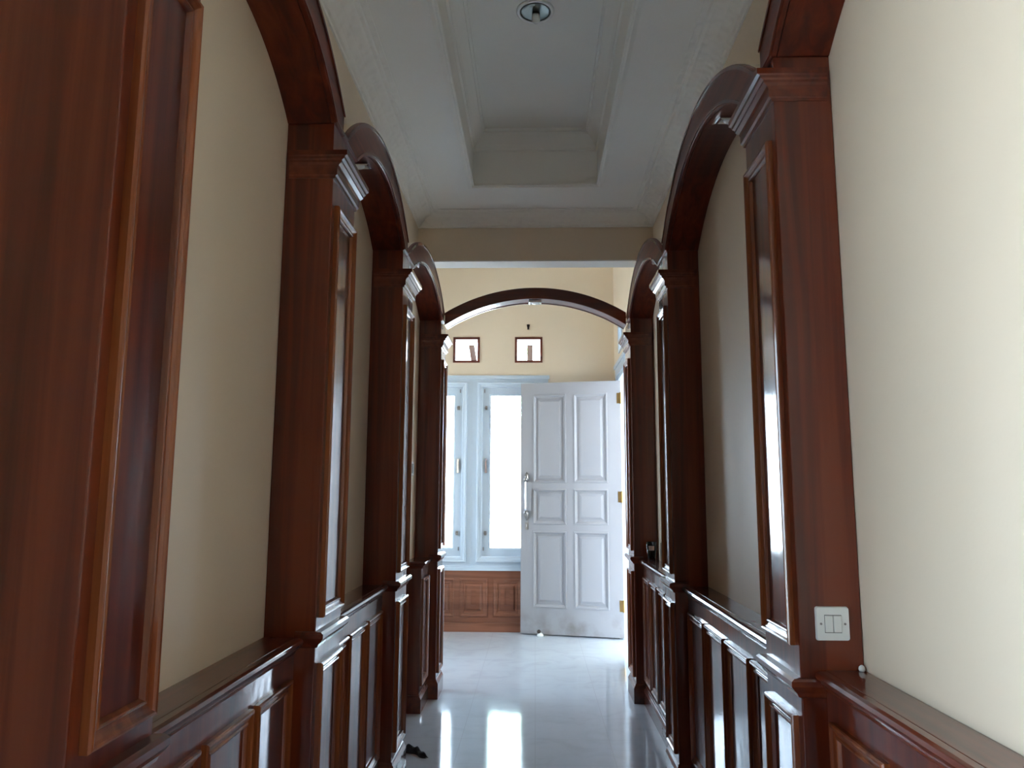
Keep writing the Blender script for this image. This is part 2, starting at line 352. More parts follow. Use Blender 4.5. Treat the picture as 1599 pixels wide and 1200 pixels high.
# window of the room behind
r = struct_empty('window_3', (-2.5, -0.375, 0.12))
bm = bmesh.new(); sweep(bm, rect(BW[0], BW[1], BW[2], BW[3]), True, [(0, -0.03), (0, 0.03), (0.05, 0.03), (0.05, -0.03)], lambda u, v_, h: (-2.525 + h, u, v_))
box(bm, -2.54, -2.51, -0.395, -0.355, BW[2], BW[3])
obj('window_frame', bm, WHITE_BLOOM, r)
obj('pane', BM((-2.53, -2.525, BW[0], BW[1], BW[2], BW[3])), GLASS, r)

r = struct_empty('window_4', (-3.0, 6.35, 0.9))  # unseen window, added to brighten the foyer
bm = bmesh.new(); sweep(bm, rect(*FW), True, [(0, -0.03), (0, 0.03), (0.05, 0.03), (0.05, -0.03)], lambda u, v_, h: (-3.025 + h, u, v_))
box(bm, -3.04, -3.01, 6.33, 6.37, FW[2], FW[3])
obj('window_frame', bm, WHITE_BLOOM, r)
obj('pane', BM((-3.03, -3.025, FW[0], FW[1], FW[2], FW[3])), GLASS, r)

# small square vents high on the walls
def vent_far(x0, x1, lean, label):
    t = thing('wall_vent', label, 'vent', ((x0 + x1) / 2, FY, VZ[0]), 'square vents above the window')
    bm = bmesh.new(); sweep(bm, rect(x0, x1, VZ[0], VZ[1]), True, [(0, -0.158), (0, 0.010), (0.018, 0.010), (0.024, 0.002), (0.024, -0.158)], lambda u, v_, h: (u, FY - h, v_))
    obj('frame', bm, BROWN, t)
    xc = (x0 + x1) / 2 + (0.04 if lean else 0.012)
    bm = bmesh.new()
    vs = []
    for z, dx in ((VZ[0] + 0.024, 0.030 if lean else 0.0), (VZ[1] - 0.058, 0.0)):
        vs.append([bm.verts.new((xc + dx + sx * 0.030, FY + yy, z)) for sx, yy in ((-1, 0.11), (1, 0.11), (1, 0.14), (-1, 0.14))])
    for i in range(4): bm.faces.new((vs[0][i], vs[0][(i + 1) % 4], vs[1][(i + 1) % 4], vs[1][i]))
    bm.faces.new(vs[0][::-1]); bm.faces.new(vs[1])
    s_ = obj('strut', bm, GREY, t); s_['label'] = 'grey upright strut'
vent_far(*V1, True, 'small square brown-framed vent, the left one, its grey strut leaning')
vent_far(*V2, False, 'small square brown-framed vent above the open door, strut upright')
t = thing('wall_vent', 'pale square vent seen edge-on, high on the right wall over the door', 'vent', (WX, (VR[0] + VR[1]) / 2, VR[2]))
bm = bmesh.new(); sweep(bm, rect(*VR), True, [(0, -0.158), (0, 0.012), (0.020, 0.012), (0.026, 0.002), (0.026, -0.158)], lambda u, v_, h: (WX - h, u, v_))
obj('frame', bm, WHITE_BLOOM, t)
bm = bmesh.new(); cyl(bm, (-0.069, FY - 0.004, 2.985), 0.010, 0.04, 'z', 12, 0.016); box(bm, -0.079, -0.059, FY - 0.03, FY, 2.975, 2.993)
tag(obj('wall_hook', bm, DARK), 'tiny dark hook on the cream wall above the right-hand vent', 'hook')

# ---------------------------------------------------------------- foyer wainscot below the window
def foyer_wainscot():
    t = thing('wainscot', 'lighter brown panelled wainscot under the white window at the far end', 'wainscot', (-1.1, FY, 0))
    y = FY - 0.045
    obj('body', BM((-2.94, -0.10, y, FY - 0.001, 0, 0.575)), W_F, t)
    obj('rail', BM((-2.94, -0.085, y - 0.012, FY - 0.001, 0.575, 0.600)), WHITE_BLOOM, t)['label'] = 'thin white capping rail'
    obj('baseboard', BM((-2.94, -0.095, y - 0.010, y, 0, 0.085)), W_F, t)
    for k in range(9):
        x = -0.27 - 0.325 * k
        bm = bmesh.new(); sweep(bm, rect(x - 0.135, x + 0.135, 0.14, 0.50), True, prof_scaled(0.05, 0.012), lambda u, v_, h: (u, y - h, v_))
        sweep(bm, rect(x - 0.075, x + 0.075, 0.20, 0.44), True, [(0, 0), (0.012, 0.008), (0.05, 0.008), (0.05, 0)], lambda u, v_, h: (u, y - h, v_))
        obj('panel', bm, W_F, t)
foyer_wainscot()

# ---------------------------------------------------------------- door on the right of the foyer
DLEN = 0.975; HX, HY = 0.822, 7.345
ang = math.atan2(0.211, -0.934)
du = Vector((math.cos(ang), math.sin(ang), 0)); dn = Vector((-du.y, du.x, 0))    # along the leaf; dn: which side
if dn.y > 0: dn = -dn                                                              # towards the corridor
def dmap(u, v_, h): p = Vector((HX, HY, 0)) + du * u + dn * h; return (p.x, p.y, v_)
def dbox(bm, u0, u1, h0, h1, z0, z1):
    vs = [bm.verts.new(dmap(u, z, h)) for u in (u0, u1) for h in (h0, h1) for z in (z0, z1)]
    for f in ((0, 1, 3, 2), (4, 6, 7, 5), (0, 4, 5, 1), (2, 3, 7, 6), (0, 2, 6, 4), (1, 5, 7, 3)): bm.faces.new([vs[i] for i in f])
door = struct_empty('door_1', (HX, HY, 0))
US = [(0.135, 0.447), (0.535, 0.847)]; VS = [(0.262, 0.955), (1.035, 1.355), (1.430, 2.272)]
bm = bmesh.new()
z0, z1 = 0.012, 2.395
for u0, u1 in ((0, US[0][0]), (US[0][1], US[1][0]), (US[1][1], DLEN)): dbox(bm, u0, u1, 0, 0.040, z0, z1)
for u0, u1 in US:
    for a, b_ in ((z0, VS[0][0]), (VS[0][1], VS[1][0]), (VS[1][1], VS[2][0]), (VS[2][1], z1)): dbox(bm, u0, u1, 0, 0.040, a, b_)
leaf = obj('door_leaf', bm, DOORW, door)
for u0, u1 in US:
    for a, b_ in VS:
        bm = bmesh.new(); dbox(bm, u0, u1, 0.012, 0.022, a, b_)
        sweep(bm, rect(u0, u1, a, b_), True, [(-0.008, 0.040), (-0.006, 0.047), (0.004, 0.048), (0.010, 0.040), (0.018, 0.034), (0.022, 0.024), (0.022, 0.020), (-0.008, 0.020)], dmap)
        sweep(bm, rect(u0 + 0.040, u1 - 0.040, a + 0.040, b_ - 0.040), True, [(0, 0.020), (0.001, 0.025), (0.022, 0.034), (0.06, 0.034), (0.06, 0.020)], dmap)
        dbox(bm, u0 + 0.09, u1 - 0.09, 0.020, 0.0339, a + 0.09, b_ - 0.09)
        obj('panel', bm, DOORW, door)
bm = bmesh.new()
def grip_at(u, z, h): return dmap(u, z, h)
def vtube(bm, u, h, zs_r, seg=16):
    rings = []
    for z, r_ in zs_r:
        c_ = Vector(dmap(u, z, h)); rings.append([bm.verts.new((c_.x + r_ * math.cos(2 * PI * i / seg), c_.y + r_ * math.sin(2 * PI * i / seg), z)) for i in range(seg)])
    for a, b_ in zip(rings, rings[1:]):
        for i in range(seg): bm.faces.new((a[i], a[(i + 1) % seg], b_[(i + 1) % seg], b_[i]))
    bm.faces.new(rings[0][::-1]); bm.faces.new(rings[-1])
HU = DLEN - 0.058
vtube(bm, HU, 0.085, [(1.15, 0.010), (1.18, 0.0085), (1.30, 0.012), (1.42, 0.0085), (1.45, 0.010)])
hd = obj('door_handle', bm, CHROME, door, smooth=True)
for z, s_ in ((1.465, 1), (1.125, -1)):
    bm = bmesh.new()
    vtube(bm, HU, 0.047, [(z + s_ * q, r_) for q, r_ in ((-0.035, 0.004), (-0.028, 0.016), (0.0, 0.026), (0.028, 0.020), (0.045, 0.009), (0.062, 0.003))])
    dbox(bm, HU - 0.008, HU + 0.008, 0.04, 0.095, z - 0.008 - s_ * 0.012, z + 0.008 - s_ * 0.012)
    vtube(bm, HU, 0.085, [(z - s_ * 0.030, 0.012), (z - s_ * 0.012, 0.020), (z + s_ * 0.006, 0.012)])
    obj('mount', bm, PEWTER, door, smooth=True)
bm = bmesh.new(); dbox(bm, HU - 0.016, HU + 0.014, 0.040, 0.047, 0.975, 1.045); vtube(bm, HU, 0.05, [(1.0, 0.009), (1.025, 0.009)])
obj('escutcheon', bm, PEWTER, door)
for z in (0.295, 1.29, 2.225):
    bm = bmesh.new(); dbox(bm, 0.0, 0.035, 0.040, 0.043, z - 0.05, z + 0.05); vtube(bm, -0.006, 0.046, [(z - 0.055, 0.009), (z + 0.055, 0.009)])
    box(bm, WX - 0.030, WX - 0.002, DO[1] - 0.003, DO[1] + 0.0, z - 0.05, z + 0.05)
    obj('hinge', bm, BRASS, door)
# white door frame lining the opening with a casing on the wall
fr = struct_empty('door_2', (WX, 6.88, 0))
bm = BM((WX - 0.004, 0.955, DO[1], DO[1] + 0.035, 0, DO[2]), (WX - 0.004, 0.955, DO[0], DO[0] + 0.035, 0, DO[2]), (WX - 0.004, 0.955, DO[0], DO[1] + 0.035, DO[2] - 0.035, DO[2]))
for yy0, yy1, zz0, zz1 in ((DO[1] + 0.0, DO[1] + 0.085, 0, DO[2] + 0.08), (DO[0] - 0.085, DO[0], 0, DO[2] + 0.08), (DO[0], DO[1], DO[2], DO[2] + 0.08)):
    box(bm, WX - 0.018, WX, yy0, yy1, zz0, zz1)
box(bm, WX - 0.030, WX, DO[0] - 0.11, DO[1] + 0.11, DO[2] + 0.08, DO[2] + 0.115)
obj('door_frame', bm, WHITE_BLOOM, fr)

# unseen closed door, added in the left opening to block its daylight
sdoor = struct_empty('added_door_3', (-0.9, 4.41, 0))
bm = BM((-0.93, -0.89, OPN[0] + 0.002, OPN[1] - 0.002, 0.005, OPN[2] - 0.002))
for yy0, yy1 in ((4.06, 4.38), (4.44, 4.76)):
    for zz0, zz1 in ((0.2, 0.95), (1.1, 2.1)):
        sweep(bm, rect(yy0, yy1, zz0, zz1), True, PANEL_PROF, lambda u, v_, h: (-0.89 + h, u, v_))
obj('door_leaf', bm, W_V, sdoor)
# ---------------------------------------------------------------- pilasters
CAP = [(0, 0), (0.006, 0), (0.008, 0.008), (0.014, 0.012), (0.014, 0.034), (0.018, 0.043), (0.028, 0.051), (0.028, 0.058), (0.036, 0.063), (0.038, 0.070), (0.046, 0.074), (0.046, 0.090), (0, 0.090)]
BAND = [(0, 0), (0.008, 0.003), (0.012, 0.012), (0.020, 0.020), (0.026, 0.028), (0.026, 0.040), (0.018, 0.046), (0, 0.048)]
PLINTH = [(0, 0), (0.016, 0), (0.016, 0.092), (0.010, 0.108), (0.006, 0.112), (0.004, 0.122), (0, 0.124)]
def pilaster(s, y0, y1, label, group, capz=2.315, bandz=0.868, back=WX - 0.001, ptop=2.235):
    bk = back
    t = thing('wooden_pilaster', label, 'pilaster', (s * (WX - 0.08), (y0 + y1) / 2, 0), group)
    sx = lambda a: s * a
    def ubox(a0, a1, b0, b1, z0, z1): return BM((min(sx(a0), sx(a1)), max(sx(a0), sx(a1)), b0, b1, z0, z1))
    obj('shaft', ubox(PX, bk, y0, y1, 0, capz + 0.09), W_V, t, bevel=0.003)
    obj('arch_block', ubox(PX + 0.004, bk, y0 + 0.004, y1 - 0.004, capz + 0.0905, 2.502), W_V, t)
    def wrap(nm, prof, z, near, far, ky):
        # path round the exposed sides; on the returns the moulding is shallower (ky)
        bm = bmesh.new(); path = [(near, y0), (PX, y0), (PX, y1), (far, y1)]
        def f(u, v_, h):
            if v_ < y0: v_ = y0 + (v_ - y0) * ky
            if v_ > y1: v_ = y1 + (v_ - y1) * ky
            return (sx(u), v_, z + h)
        sweep(bm, path, False, prof, f); obj(nm, bm, W_H, t)
    wrap('capital', CAP, capz, WX - 0.012, WX - 0.012, 0.3); full = WX if back < WX else back
    wrap('band', BAND, bandz, (DX - 0.001) if back < WX else back, DX - 0.001, 0.45); wrap('plinth', PLINTH, 0, (DX - 0.001) if back < WX else back, DX - 0.001, 0.6)
    mw = 0.036
    g = lambda u, v_, h: (sx(PX - h), u, v_)
    for nm, z0, z1 in (('upper_moulding', 0.950, ptop), ('lower_moulding', 0.155, bandz - 0.048)):
        bm = bmesh.new(); sweep(bm, rect(y0 + 0.030, y1 - 0.020, z0, z1), True, prof_scaled(mw, 0.018), g)
        obj(nm, bm, W_M, t)
    return t
PL = [(1.100, 1.348), (2.320, 2.615), (3.630, 3.935), (5.190, 5.455)]
PR = [(1.968, 2.250), (3.665, 3.930), (5.140, 5.440)]
gl = 'pilasters along the left wall'; gr_ = 'pilasters along the right wall'
pilaster(-1, *PL[0], 'nearest wooden pilaster on the left, filling the left edge with orange-brown moulding', gl, back=0.965)
pilaster(-1, *PL[1], 'second wooden pilaster on the left, between the two complete long wainscots', gl)
pilaster(-1, *PL[2], 'third wooden pilaster on the left, a dark rag on the floor at its foot', gl)
pilaster(-1, *PL[3], 'farthest wooden pilaster on the left, silhouetted against the bright window', gl)
pilaster(1, *PR[0], 'nearest wooden pilaster on the right, carrying the white light switch', gr_, 2.372, 0.832, ptop=2.275)
pilaster(1, *PR[1], 'middle wooden pilaster on the right, dark, before the ledge with the glass', gr_)
pilaster(1, *PR[2], 'farthest wooden pilaster on the right, beside the hinges of the white door', gr_)

# ---------------------------------------------------------------- side arches
def arch_outline(yc, g, e0, e1, apex, spring=2.503, th=0.12, n=28):
    g -= 0.001
    rise = apex - spring; R = (g * g + rise * rise) / (2 * rise); cz = apex - R; Ro = R + th
    a0 = math.asin(g / R)
    inn = [(e0, spring)] + [(yc + R * math.sin(-a0 + 2 * a0 * i / n), cz + R * math.cos(-a0 + 2 * a0 * i / n)) for i in range(n + 1)] + [(e1, spring)]
    b0, b1 = math.asin((yc - e0) / Ro), math.asin((e1 - yc) / Ro); n2 = n + 2
    out = [(yc + Ro * math.sin(-b0 + (b0 + b1) * i / n2), max(spring + 0.01, cz + Ro * math.cos(-b0 + (b0 + b1) * i / n2))) for i in range(n2 + 1)]
    return inn, out
def side_arch(s, ya, yb, wa, wb, apex, label, group, lamp=None):
    """spans the gap ya..yb between two pilasters and rests on half of each block (wa, wb = where it ends)"""
    yc = (ya + yb) / 2; g = (yb - ya) / 2
    inn, out = arch_outline(yc, g, wa, wb, apex)
    t = thing('wooden_arch', label, 'arch', (s * 0.72, yc, 2.48), group)
    def plate(x_front, x_back, inn_, out_, low=2.50):
        bm = bmesh.new()
        poly = [(inn_[0][0], low)] + [p for p in inn_ if p[1] >= low] + [(inn_[-1][0], low)]
        # strip of quads between inner and outer curve
        n = len(inn_); A = []; B = []
        for x in (x_front, x_back):
            A.append([bm.verts.new((s * x, p[0], p[1])) for p in inn_]); B.append([bm.verts.new((s * x, p[0], p[1])) for p in out_])
        for i in range(n - 1):
            for k in (0, 1): bm.faces.new((A[k][i], A[k][i + 1], B[k][i + 1], B[k][i]))
            bm.faces.new((A[0][i], A[1][i], A[1][i + 1], A[0][i + 1])); bm.faces.new((B[0][i], B[0][i + 1], B[1][i + 1], B[1][i]))
        for i in (0, n - 1): bm.faces.new((A[0][i], A[1][i], B[1][i], B[0][i]))
        return bm
    obj('face_board', plate(PX - 0.004, PX + 0.014, inn, out), W_A, t, bevel=0.004)
    inn2 = [(p[0], p[1] + 0.0) for p in inn]
    def between(f_):
        return [(a[0] + (b_[0] - a[0]) * f_, a[1] + (b_[1] - a[1]) * f_) for a, b_ in zip(inn, out)]
    obj('soffit', plate(PX + 0.0145, WX - 0.001, between(0.0), between(0.18)), W_A, t)
    obj('plaster_back', plate(PX + 0.0145, WX - 0.001, between(0.185), between(0.985)), CREAM, t)['label'] = 'cream plastered top of the arch'
    # thin bead lines on the board
    for nm, f0, f1 in (('edge_bead', 0.86, 0.96), ('inner_bead', 0.03, 0.12)):
        obj(nm, plate(PX - 0.0085, PX - 0.0042, between(f0), between(f1)), W_H, t, bevel=0.0015)
    if lamp:
        spot_on_soffit(s, lamp, inn, label)
    return inn
def spot_on_soffit(s, lamp, inn, al):
    y, lab = lamp
    k = min(range(len(inn) - 1), key=lambda i: abs((inn[i][0] + inn[i + 1][0]) / 2 - y))
    p0, p1 = inn[k], inn[k + 1]; ty, tz = p1[0] - p0[0], p1[1] - p0[1]; L = math.hypot(ty, tz); ty, tz = ty / L, tz / L
    my, mz = (p0[0] + p1[0]) / 2, (p0[1] + p1[1]) / 2
    ny, nz = tz, -ty          # pointing down
    if nz > 0: ny, nz = -ny, -nz
    t = thing('spotlight', lab, 'light', (s * 0.728, my, mz), 'spotlights set in the arches')
    M4 = lambda x, a, h: (s * 0.728 + x, my + ty * a + ny * (h + 0.003), mz + tz * a + nz * (h + 0.003))
    bm = bmesh.new(); sweep(bm, rect(-0.048, 0.048, -0.040, 0.040), True, [(0, 0), (0.0, 0.009), (0.008, 0.012), (0.014, 0.004), (0.014, 0)], M4)
    vs = [bm.verts.new(M4(a, b_, 0.003)) for a, b_ in rect(-0.040, 0.040, -0.032, 0.032)]; bm.faces.new(vs)
    obj('bezel', bm, CHROME, t)
    bm = bmesh.new(); seg = 20; rings = []
    for r_, h in ((0.027, 0.004), (0.027, 0.012), (0.018, 0.018), (0.006, 0.020)):
        rings.append([bm.verts.new(M4(r_ * math.cos(2 * PI * i / seg), r_ * math.sin(2 * PI * i / seg), h)) for i in range(seg)])
    for a, b_ in zip(rings, rings[1:]):
        for i in range(seg): bm.faces.new((a[i], a[(i + 1) % seg], b_[(i + 1) % seg], b_[i]))
    bm.faces.new(rings[-1]); bm.faces.new(rings[0][::-1])
    obj('bulb', bm, LAMPG, t, smooth=True)
mid = lambda p: p[0] + 0.095
ga = 'arches over the wall bays'
side_arch(-1, PL[0][1], PL[1][0], mid(PL[0]), mid(PL[1]) - 0.001, 2.675, 'nearest wooden arch on the left, cut by the top of the picture', ga)
side_arch(-1, PL[1][1], PL[2][0], mid(PL[1]) + 0.001, mid(PL[2]) - 0.001, 2.675, 'second wooden arch on the left, its whole curve in view', ga, (3.00, 'small spotlight gleaming in the dark underside of the second left arch'))
side_arch(-1, PL[2][1], PL[3][0], mid(PL[2]) + 0.001, PL[3][1] - 0.15, 2.655, 'farthest wooden arch on the left, next to the cross arch', ga, (4.30, 'small spotlight under the farthest left arch'))
side_arch(1, 0.45, PR[0][0], 0.32, mid(PR[0]) - 0.001, 2.76, 'nearest wooden arch on the right, cut by the top of the picture', ga)
side_arch(1, PR[0][1], PR[1][0], mid(PR[0]) + 0.001, mid(PR[1]) - 0.001, 2.735, 'middle wooden arch on the right, a chrome spotlight beneath it', ga, (2.74, 'chrome square spotlight under the middle right arch, largest of the spotlights'))
side_arch(1, PR[1][1], PR[2][0], mid(PR[1]) + 0.001, PR[2][1] - 0.15, 2.675, 'farthest wooden arch on the right, next to the cross arch', ga, (4.35, 'small square spotlight under the farthest right arch'))

# cross arch at the end of the corridor
def cross_arch():
    y0, y1 = 5.26, 5.42; hw = PX - 0.011
    t = thing('wooden_arch', 'shallow wooden arch spanning the corridor in front of the far windows', 'arch', (0, 5.34, 2.50))
    zi, zo = 2.675, 2.755; n = 36
    def arc(apex, end):
        r = apex - end; R = (hw * hw + r * r) / (2 * r); a0 = math.asin(hw / R)
        return [(R * math.sin(-a0 + 2 * a0 * i / n), apex - R + R * math.cos(-a0 + 2 * a0 * i / n)) for i in range(n + 1)]
    inn, out = arc(zi, 2.485), arc(zo, 2.575)
    def plate(ya, yb, I, O):
        bm = bmesh.new(); A = []; B = []
        for y in (ya, yb): A.append([bm.verts.new((p[0], y, p[1])) for p in I]); B.append([bm.verts.new((p[0], y, p[1])) for p in O])
        for i in range(n):
            for k in (0, 1): bm.faces.new((A[k][i], A[k][i + 1], B[k][i + 1], B[k][i]))
            bm.faces.new((A[0][i], A[1][i], A[1][i + 1], A[0][i + 1])); bm.faces.new((B[0][i], B[0][i + 1], B[1][i + 1], B[1][i]))
        for i in (0, n): bm.faces.new((A[0][i], A[1][i], B[1][i], B[0][i]))
        return bm
    obj('face_board', plate(y0, y0 + 0.018, inn, out), W_X, t, bevel=0.003)
    lo = [(p[0], p[1] + 0.004) for p in inn]; hi = [(p[0], p[1] - 0.004) for p in out]
    obj('soffit', plate(y0 + 0.0185, y1 - 0.0185, lo, hi), W_X, t)
    obj('back_board', plate(y1 - 0.018, y1, inn, out), W_X, t, bevel=0.003)
cross_arch()
t = thing('spotlight', 'small white square spotlight under the cross arch at the corridor end', 'light', (0, 5.34, 2.675), 'spotlights set in the arches')
bm = bmesh.new(); sweep(bm, rect(-0.045, 0.045, 5.30, 5.38), True, [(0, 0), (0, 0.012), (0.01, 0.014), (0.016, 0.004), (0.016, 0)], lambda u, v_, h: (u, v_, 2.6725 - h)); obj('bezel', bm, PLAST, t)
bm = bmesh.new(); lathe(bm, (0, 5.34, 2.672), [(0.028, 0), (0.028, -0.012), (0.015, -0.018), (0.0, -0.02)], 'z', 18); obj('bulb', bm, LAMPG, t)

# ---------------------------------------------------------------- wainscots between the pilasters
LEDGE = [(0, 0), (0.006, 0.002), (0.010, 0.010), (0.016, 0.016), (0.018, 0.022), (0.026, 0.026), (0.030, 0.034), (0.027, 0.042), (0.018, 0.045), (0, 0.045)]
BASEB = [(0, 0), (0.014, 0), (0.014, 0.080), (0.008, 0.094), (0.003, 0.098), (0.003, 0.108), (0, 0.110)]
def wainscot(s, y0, y1, n, label, group, open_near=False):
    y0 += 0.0 if open_near else 0.012; y1 -= 0.012; WX = 0.799
    t = thing('wainscot', label, 'wainscot', (s * 0.75, (y0 + y1) / 2, 0), group)
    sx = lambda a: s * a
    def ub(a0, a1, b0, b1, z0, z1): return BM((min(sx(a0), sx(a1)), max(sx(a0), sx(a1)), b0, b1, z0, z1))
    obj('body', ub(DX, WX, y0 - (0 if open_near else 0.011), y1 + 0.011, 0.001, 0.853), W_V, t)
    path = [(WX, y0), (DX, y0), (DX, y1)] if open_near else [(DX, y0), (DX, y1)]
    bm = bmesh.new(); box(bm, min(sx(DX), sx(WX)), max(sx(DX), sx(WX)), y0 - (0 if open_near else 0.011), y1 + 0.011, 0.8535, 0.898); sweep(bm, path, False, LEDGE, lambda u, v_, h: (sx(u), v_, 0.853 + h))
    obj('ledge', bm, W_H, t, bevel=0.0015)
    bm = bmesh.new(); sweep(bm, path, False, BASEB, lambda u, v_, h: (sx(u), v_, h)); obj('baseboard', bm, W_H, t)
    gap = 0.030; wd = (y1 - y0 - gap * (n + 1)) / n
    g = lambda u, v_, h: (sx(DX - h), u, v_)
    for k in range(n):
        a = y0 + gap + k * (wd + gap)
        bm = bmesh.new(); sweep(bm, rect(a, a + wd, 0.150, 0.790), True, prof_scaled(0.036, 0.016), g)
        obj('panel_moulding', bm, W_M, t)
gw = 'wainscots between the pilasters'
wainscot(-1, PL[0][1], PL[1][0], 3, 'nearest panelled wainscot on the left, between the first two pilasters', gw)
wainscot(-1, PL[1][1], PL[2][0], 3, 'second panelled wainscot on the left, ending at the pilaster with the rag', gw)
wainscot(-1, 4.86, PL[3][0], 1, 'short single-panel wainscot on the left against the farthest pilaster', gw, True)
wainscot(1, 0.34, PR[0][0], 5, 'nearest panelled wainscot on the right, in the bottom right corner', gw)
wainscot(1, PR[0][1], PR[1][0], 4, 'middle panelled wainscot on the right, shining blue from the windows', gw)
wainscot(1, PR[1][1], PR[2][0], 4, 'farthest panelled wainscot on the right, a drinking glass on its ledge', gw)

# ---------------------------------------------------------------- small things
# ceiling downlight
t = thing('downlight', 'round chrome downlight recessed in the white ceiling tray', 'light', (0.001, 3.29, 3.54))
bm = bmesh.new(); lathe(bm, (0.001, 3.29, 3.54), [(0.088, 0.0), (0.088, -0.006), (0.074, -0.009), (0.070, -0.004), (0.066, -0.0005)], 'z', 40); obj('ring', bm, PLAST, t, smooth=True)
bm = bmesh.new()
seg = 40; pr = [(0.070, -0.0095), (0.071, -0.008), (0.062, -0.006), (0.050, -0.0035), (0.020, -0.002), (0.0001, -0.002)]
rings = [[bm.verts.new((0.001 + r_ * math.cos(2 * PI * i / seg), 3.29 + r_ * math.sin(2 * PI * i / seg), 3.54 + h)) for i in range(seg)] for r_, h in pr]
for a, b_ in zip(rings, rings[1:]):
    for i in range(seg): bm.faces.new((a[i], a[(i + 1) % seg], b_[(i + 1) % seg], b_[i]))
obj('reflector', bm, REFL, t, smooth=True)
bm = bmesh.new(); lathe(bm, (0.004, 3.31, 3.536), [(0.017, 0), (0.019, -0.012), (0.019, -0.032), (0.012, -0.042), (0.0, -0.045)], 'z', 20); obj('bulb', bm, LAMPG, t, smooth=True)
# light switch on the near face of the nearest right pilaster
t = thing('light_switch', 'white square two-gang light switch on the nearest right pilaster', 'switch', (0.726, PR[0][0], 1.008))
def rrect(bm, cx, cz, w2, h2, r, y0, y1, seg=6):
    pts = []
    for qx, qz, a0 in ((1, 1, 0), (-1, 1, 90), (-1, -1, 180), (1, -1, 270)):
        for i in range(seg + 1):
            a = math.radians(a0 + 90 * i / seg); pts.append((cx + qx * (w2 - r) + r * math.cos(a), cz + qz * (h2 - r) + r * math.sin(a)))
    A = [bm.verts.new((p[0], y0, p[1])) for p in pts]; B = [bm.verts.new((cx + (p[0] - cx) * 0.96, y1, cz + (p[1] - cz) * 0.96)) for p in pts]
    n = len(pts)
    for i in range(n): bm.faces.new((A[i], A[(i + 1) % n], B[(i + 1) % n], B[i]))
    bm.faces.new(A); bm.faces.new(B[::-1])
ys = PR[0][0]
bm = bmesh.new(); rrect(bm, 0.726, 1.008, 0.0405, 0.0405, 0.006, ys - 0.0005, ys - 0.009); obj('plate', bm, PLAST, t)
bm = BM((0.7055, 0.7465, ys - 0.0098, ys - 0.009, 0.9865, 1.0295)); obj('recess', bm, PLASTG, t)
for k in (-1, 1):
    bm = BM((0.726 + k * 0.0103 - 0.0094, 0.726 + k * 0.0103 + 0.0094, ys - 0.0125, ys - 0.0095, 0.9885, 1.0275)); obj('rocker', bm, PLAST, t, bevel=0.001)
    bm = bmesh.new(); cyl(bm, (0.726 + k * 0.029, ys - 0.0102, 1.008), 0.0028, 0.0015, 'y', 14); obj('screw', bm, PEWTER, t)
# small knob left on the ledge beside it
bm = bmesh.new(); lathe(bm, (0.788, PR[0][0] - 0.012, 0.8985), [(0.006, 0), (0.008, 0.004), (0.007, 0.010), (0.003, 0.014), (0.0, 0.015)], 'z', 14)
tag(obj('knob', bm, PLAST, smooth=True), 'tiny pale knob in the corner of the near right ledge', 'knob')
# outlet / small plate on the cream wall under the farthest left arch
t = thing('wall_socket', 'small pale socket plate on the cream wall beside the farthest left pilaster', 'socket', (-WX, 4.96, 1.475))
obj('plate', BM((-WX + 0.0002, -WX + 0.012, 4.915, 5.000, 1.43, 1.52)), PLAST, t, bevel=0.003)
obj('insert', BM((-WX + 0.0122, -WX + 0.016, 4.925, 4.990, 1.445, 1.505)), PLASTG, t)
# drinking glass on the far right ledge
t = thing('drinking_glass', 'smoky tapered drinking glass on the farthest right ledge by the pilaster', 'glass', (0.742, 5.03, 0.898))
gc = (0.742, 5.03, 0.8985)
bm = bmesh.new(); lathe(bm, gc, [(0.022, 0.0), (0.024, 0.002), (0.033, 0.118), (0.0315, 0.118), (0.0225, 0.014), (0.0, 0.012)], 'z', 32); obj('body', bm, GLASSD, t, smooth=True)
bm = bmesh.new(); lathe(bm, gc, [(0.0215, 0.0145), (0.0235, 0.045), (0.0, 0.0455)], 'z', 28); obj('dregs', bm, INK, t, smooth=True)
bm = bmesh.new()
seg = 14
A = []; B = []
for i in range(seg + 1):
    a = math.radians(-125 + 70 * i / seg - 5)
    for lst, z in ((A, 0.066), (B, 0.094)):
        rr = 0.0242 + (0.033 - 0.024) * z / 0.118 + 0.0009; lst.append((gc[0] + rr * math.cos(a), gc[1] + rr * math.sin(a), gc[2] + z))
va = [bm.verts.new(p) for p in A]; vb = [bm.verts.new(p) for p in B]
for i in range(seg): bm.faces.new((va[i], va[i + 1], vb[i + 1], vb[i]))
obj('paper_label', bm, PINK, t, smooth=True)
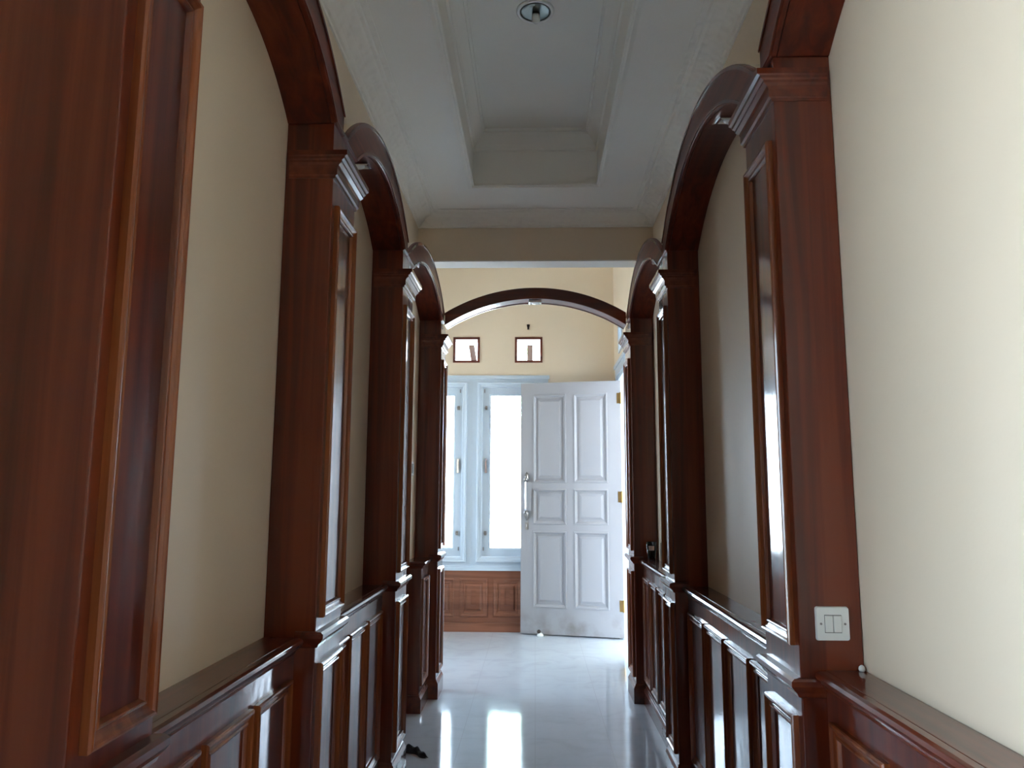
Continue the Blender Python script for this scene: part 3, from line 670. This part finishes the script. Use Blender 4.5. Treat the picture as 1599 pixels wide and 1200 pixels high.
# rag on the floor
def rag():
    bm = bmesh.new(); nx, ny = 26, 12; rnd = random.Random(3); G = []
    ax = Vector((0.135, -0.100, 0)); L = ax.length; ax.normalize(); ay = Vector((-ax.y, ax.x, 0))
    c0 = Vector((-0.672, 4.185, 0))
    for i in range(nx + 1):
        u = i / nx; row = []
        wdt = 0.040 * (1 - 0.55 * u) * (0.5 + 0.5 * min(1, u * 8)) * (0.4 + 0.6 * min(1, (1 - u) * 5)) + 0.006 * math.sin(u * 9)
        for j in range(ny + 1):
            v_ = j / ny * 2 - 1
            p = c0 + ax * (u * L + 0.008 * math.sin(v_ * 4)) + ay * (v_ * wdt * 0.9 + 0.012 * math.sin(u * 5))
            h = (1 - v_ * v_) * (0.030 * (1 - u) + 0.012) * (0.75 + 0.25 * math.sin(u * 17 + v_ * 3)) + 0.004 * (1 - v_ * v_) * rnd.random()
            row.append(bm.verts.new((p.x, p.y, 0.001 + h * min(1, u * 6, (1 - u) * 6 + 0.1))))
        G.append(row)
    for i in range(nx):
        for j in range(ny): bm.faces.new((G[i][j], G[i + 1][j], G[i + 1][j + 1], G[i][j + 1]))
    loop = [G[i][0] for i in range(nx + 1)] + G[nx][1:] + [G[i][ny] for i in range(nx - 1, -1, -1)] + [G[0][j] for j in range(ny - 1, 0, -1)]
    bm.faces.new(loop)
    return bm
o = obj('rag', rag(), RAG, smooth=True); tag(o, 'crumpled black rag on the floor by the third left pilaster', 'rag')
# door stopper on the floor in front of the leaf
p = Vector((HX, HY, 0)) + du * 0.775 + dn * 0.085
t = thing('doorstop', 'small white and brown doorstop on the floor before the white door', 'doorstop', (p.x, p.y, 0))
bm = bmesh.new(); lathe(bm, (p.x, p.y, 0.0), [(0.030, 0.0), (0.030, 0.010), (0.024, 0.024), (0.012, 0.032), (0.0, 0.034)], 'z', 20); obj('base', bm, PLAST, t, smooth=True)
bm = bmesh.new(); lathe(bm, (p.x - 0.012, p.y - 0.004, 0.028), [(0.010, 0.0), (0.018, 0.008), (0.017, 0.022), (0.008, 0.032), (0.0, 0.033)], 'z', 18); obj('knob', bm, DARK, t, smooth=True)

# ---------------------------------------------------------------- outdoors
struct(obj('ground', BM((-40, 40, FY + 0.17, 60, -0.35, -0.15)), CONC))
struct(obj('ground_side', BM((-40, -3.2, -20, FY + 0.17, -0.35, -0.15)), CONC))
struct(obj('ground_right', BM((3.1, 40, -20, FY + 0.17, -0.35, -0.15), (0.97, 3.1, 0.5, FY + 0.17, -0.35, -0.15)), CONC))
struct(obj('added_shade_roof', BM((0.97, 5.5, 4.0, 11.0, 2.72, 2.84)), WHITE_C))  # unseen roof, added to cut the skylight entering the doorway
struct(obj('added_shade_wall', BM((2.9, 3.05, 4.0, 11.0, -0.15, 1.9)), OUTW))  # unseen wall, added to dim the low light reaching the door
def tree(x, y, h, lab):
    t = thing('tree', lab, 'tree', (x, y, -0.15), 'trees in the yard')
    bm = bmesh.new(); cyl(bm, (x, y, -0.15), 0.10, h * 0.62, 'z', 12, 0.05)
    for a in range(5):
        q = a * 1.3; cyl(bm, (x + 0.25 * math.cos(q), y + 0.25 * math.sin(q), h * 0.42 + 0.1 * a), 0.03, h * 0.25, 'z', 6, 0.015)
    obj('trunk', bm, BARK, t)
    bm = bmesh.new(); rnd = random.Random(int(x * 10) + 50)
    for k in range(900):
        d = Vector((rnd.gauss(0, 1), rnd.gauss(0, 1), rnd.gauss(0, 0.8))).normalized() * (rnd.random() ** 0.4) * h * 0.27
        c_ = Vector((x, y, h * 0.66)) + d; a = Vector((rnd.uniform(-1, 1), rnd.uniform(-1, 1), rnd.uniform(-1, 1))).normalized(); b_ = a.orthogonal().normalized()
        sz = rnd.uniform(0.06, 0.11)
        bm.faces.new([bm.verts.new(c_ + a * sz), bm.verts.new(c_ + b_ * sz * 0.45), bm.verts.new(c_ - a * sz), bm.verts.new(c_ - b_ * sz * 0.45)])
    obj('foliage', bm, LEAF, t, recalc=False)
tree(-0.35, 17.5, 5.2, 'sunlit pale green tree outside the window, left of the door edge')
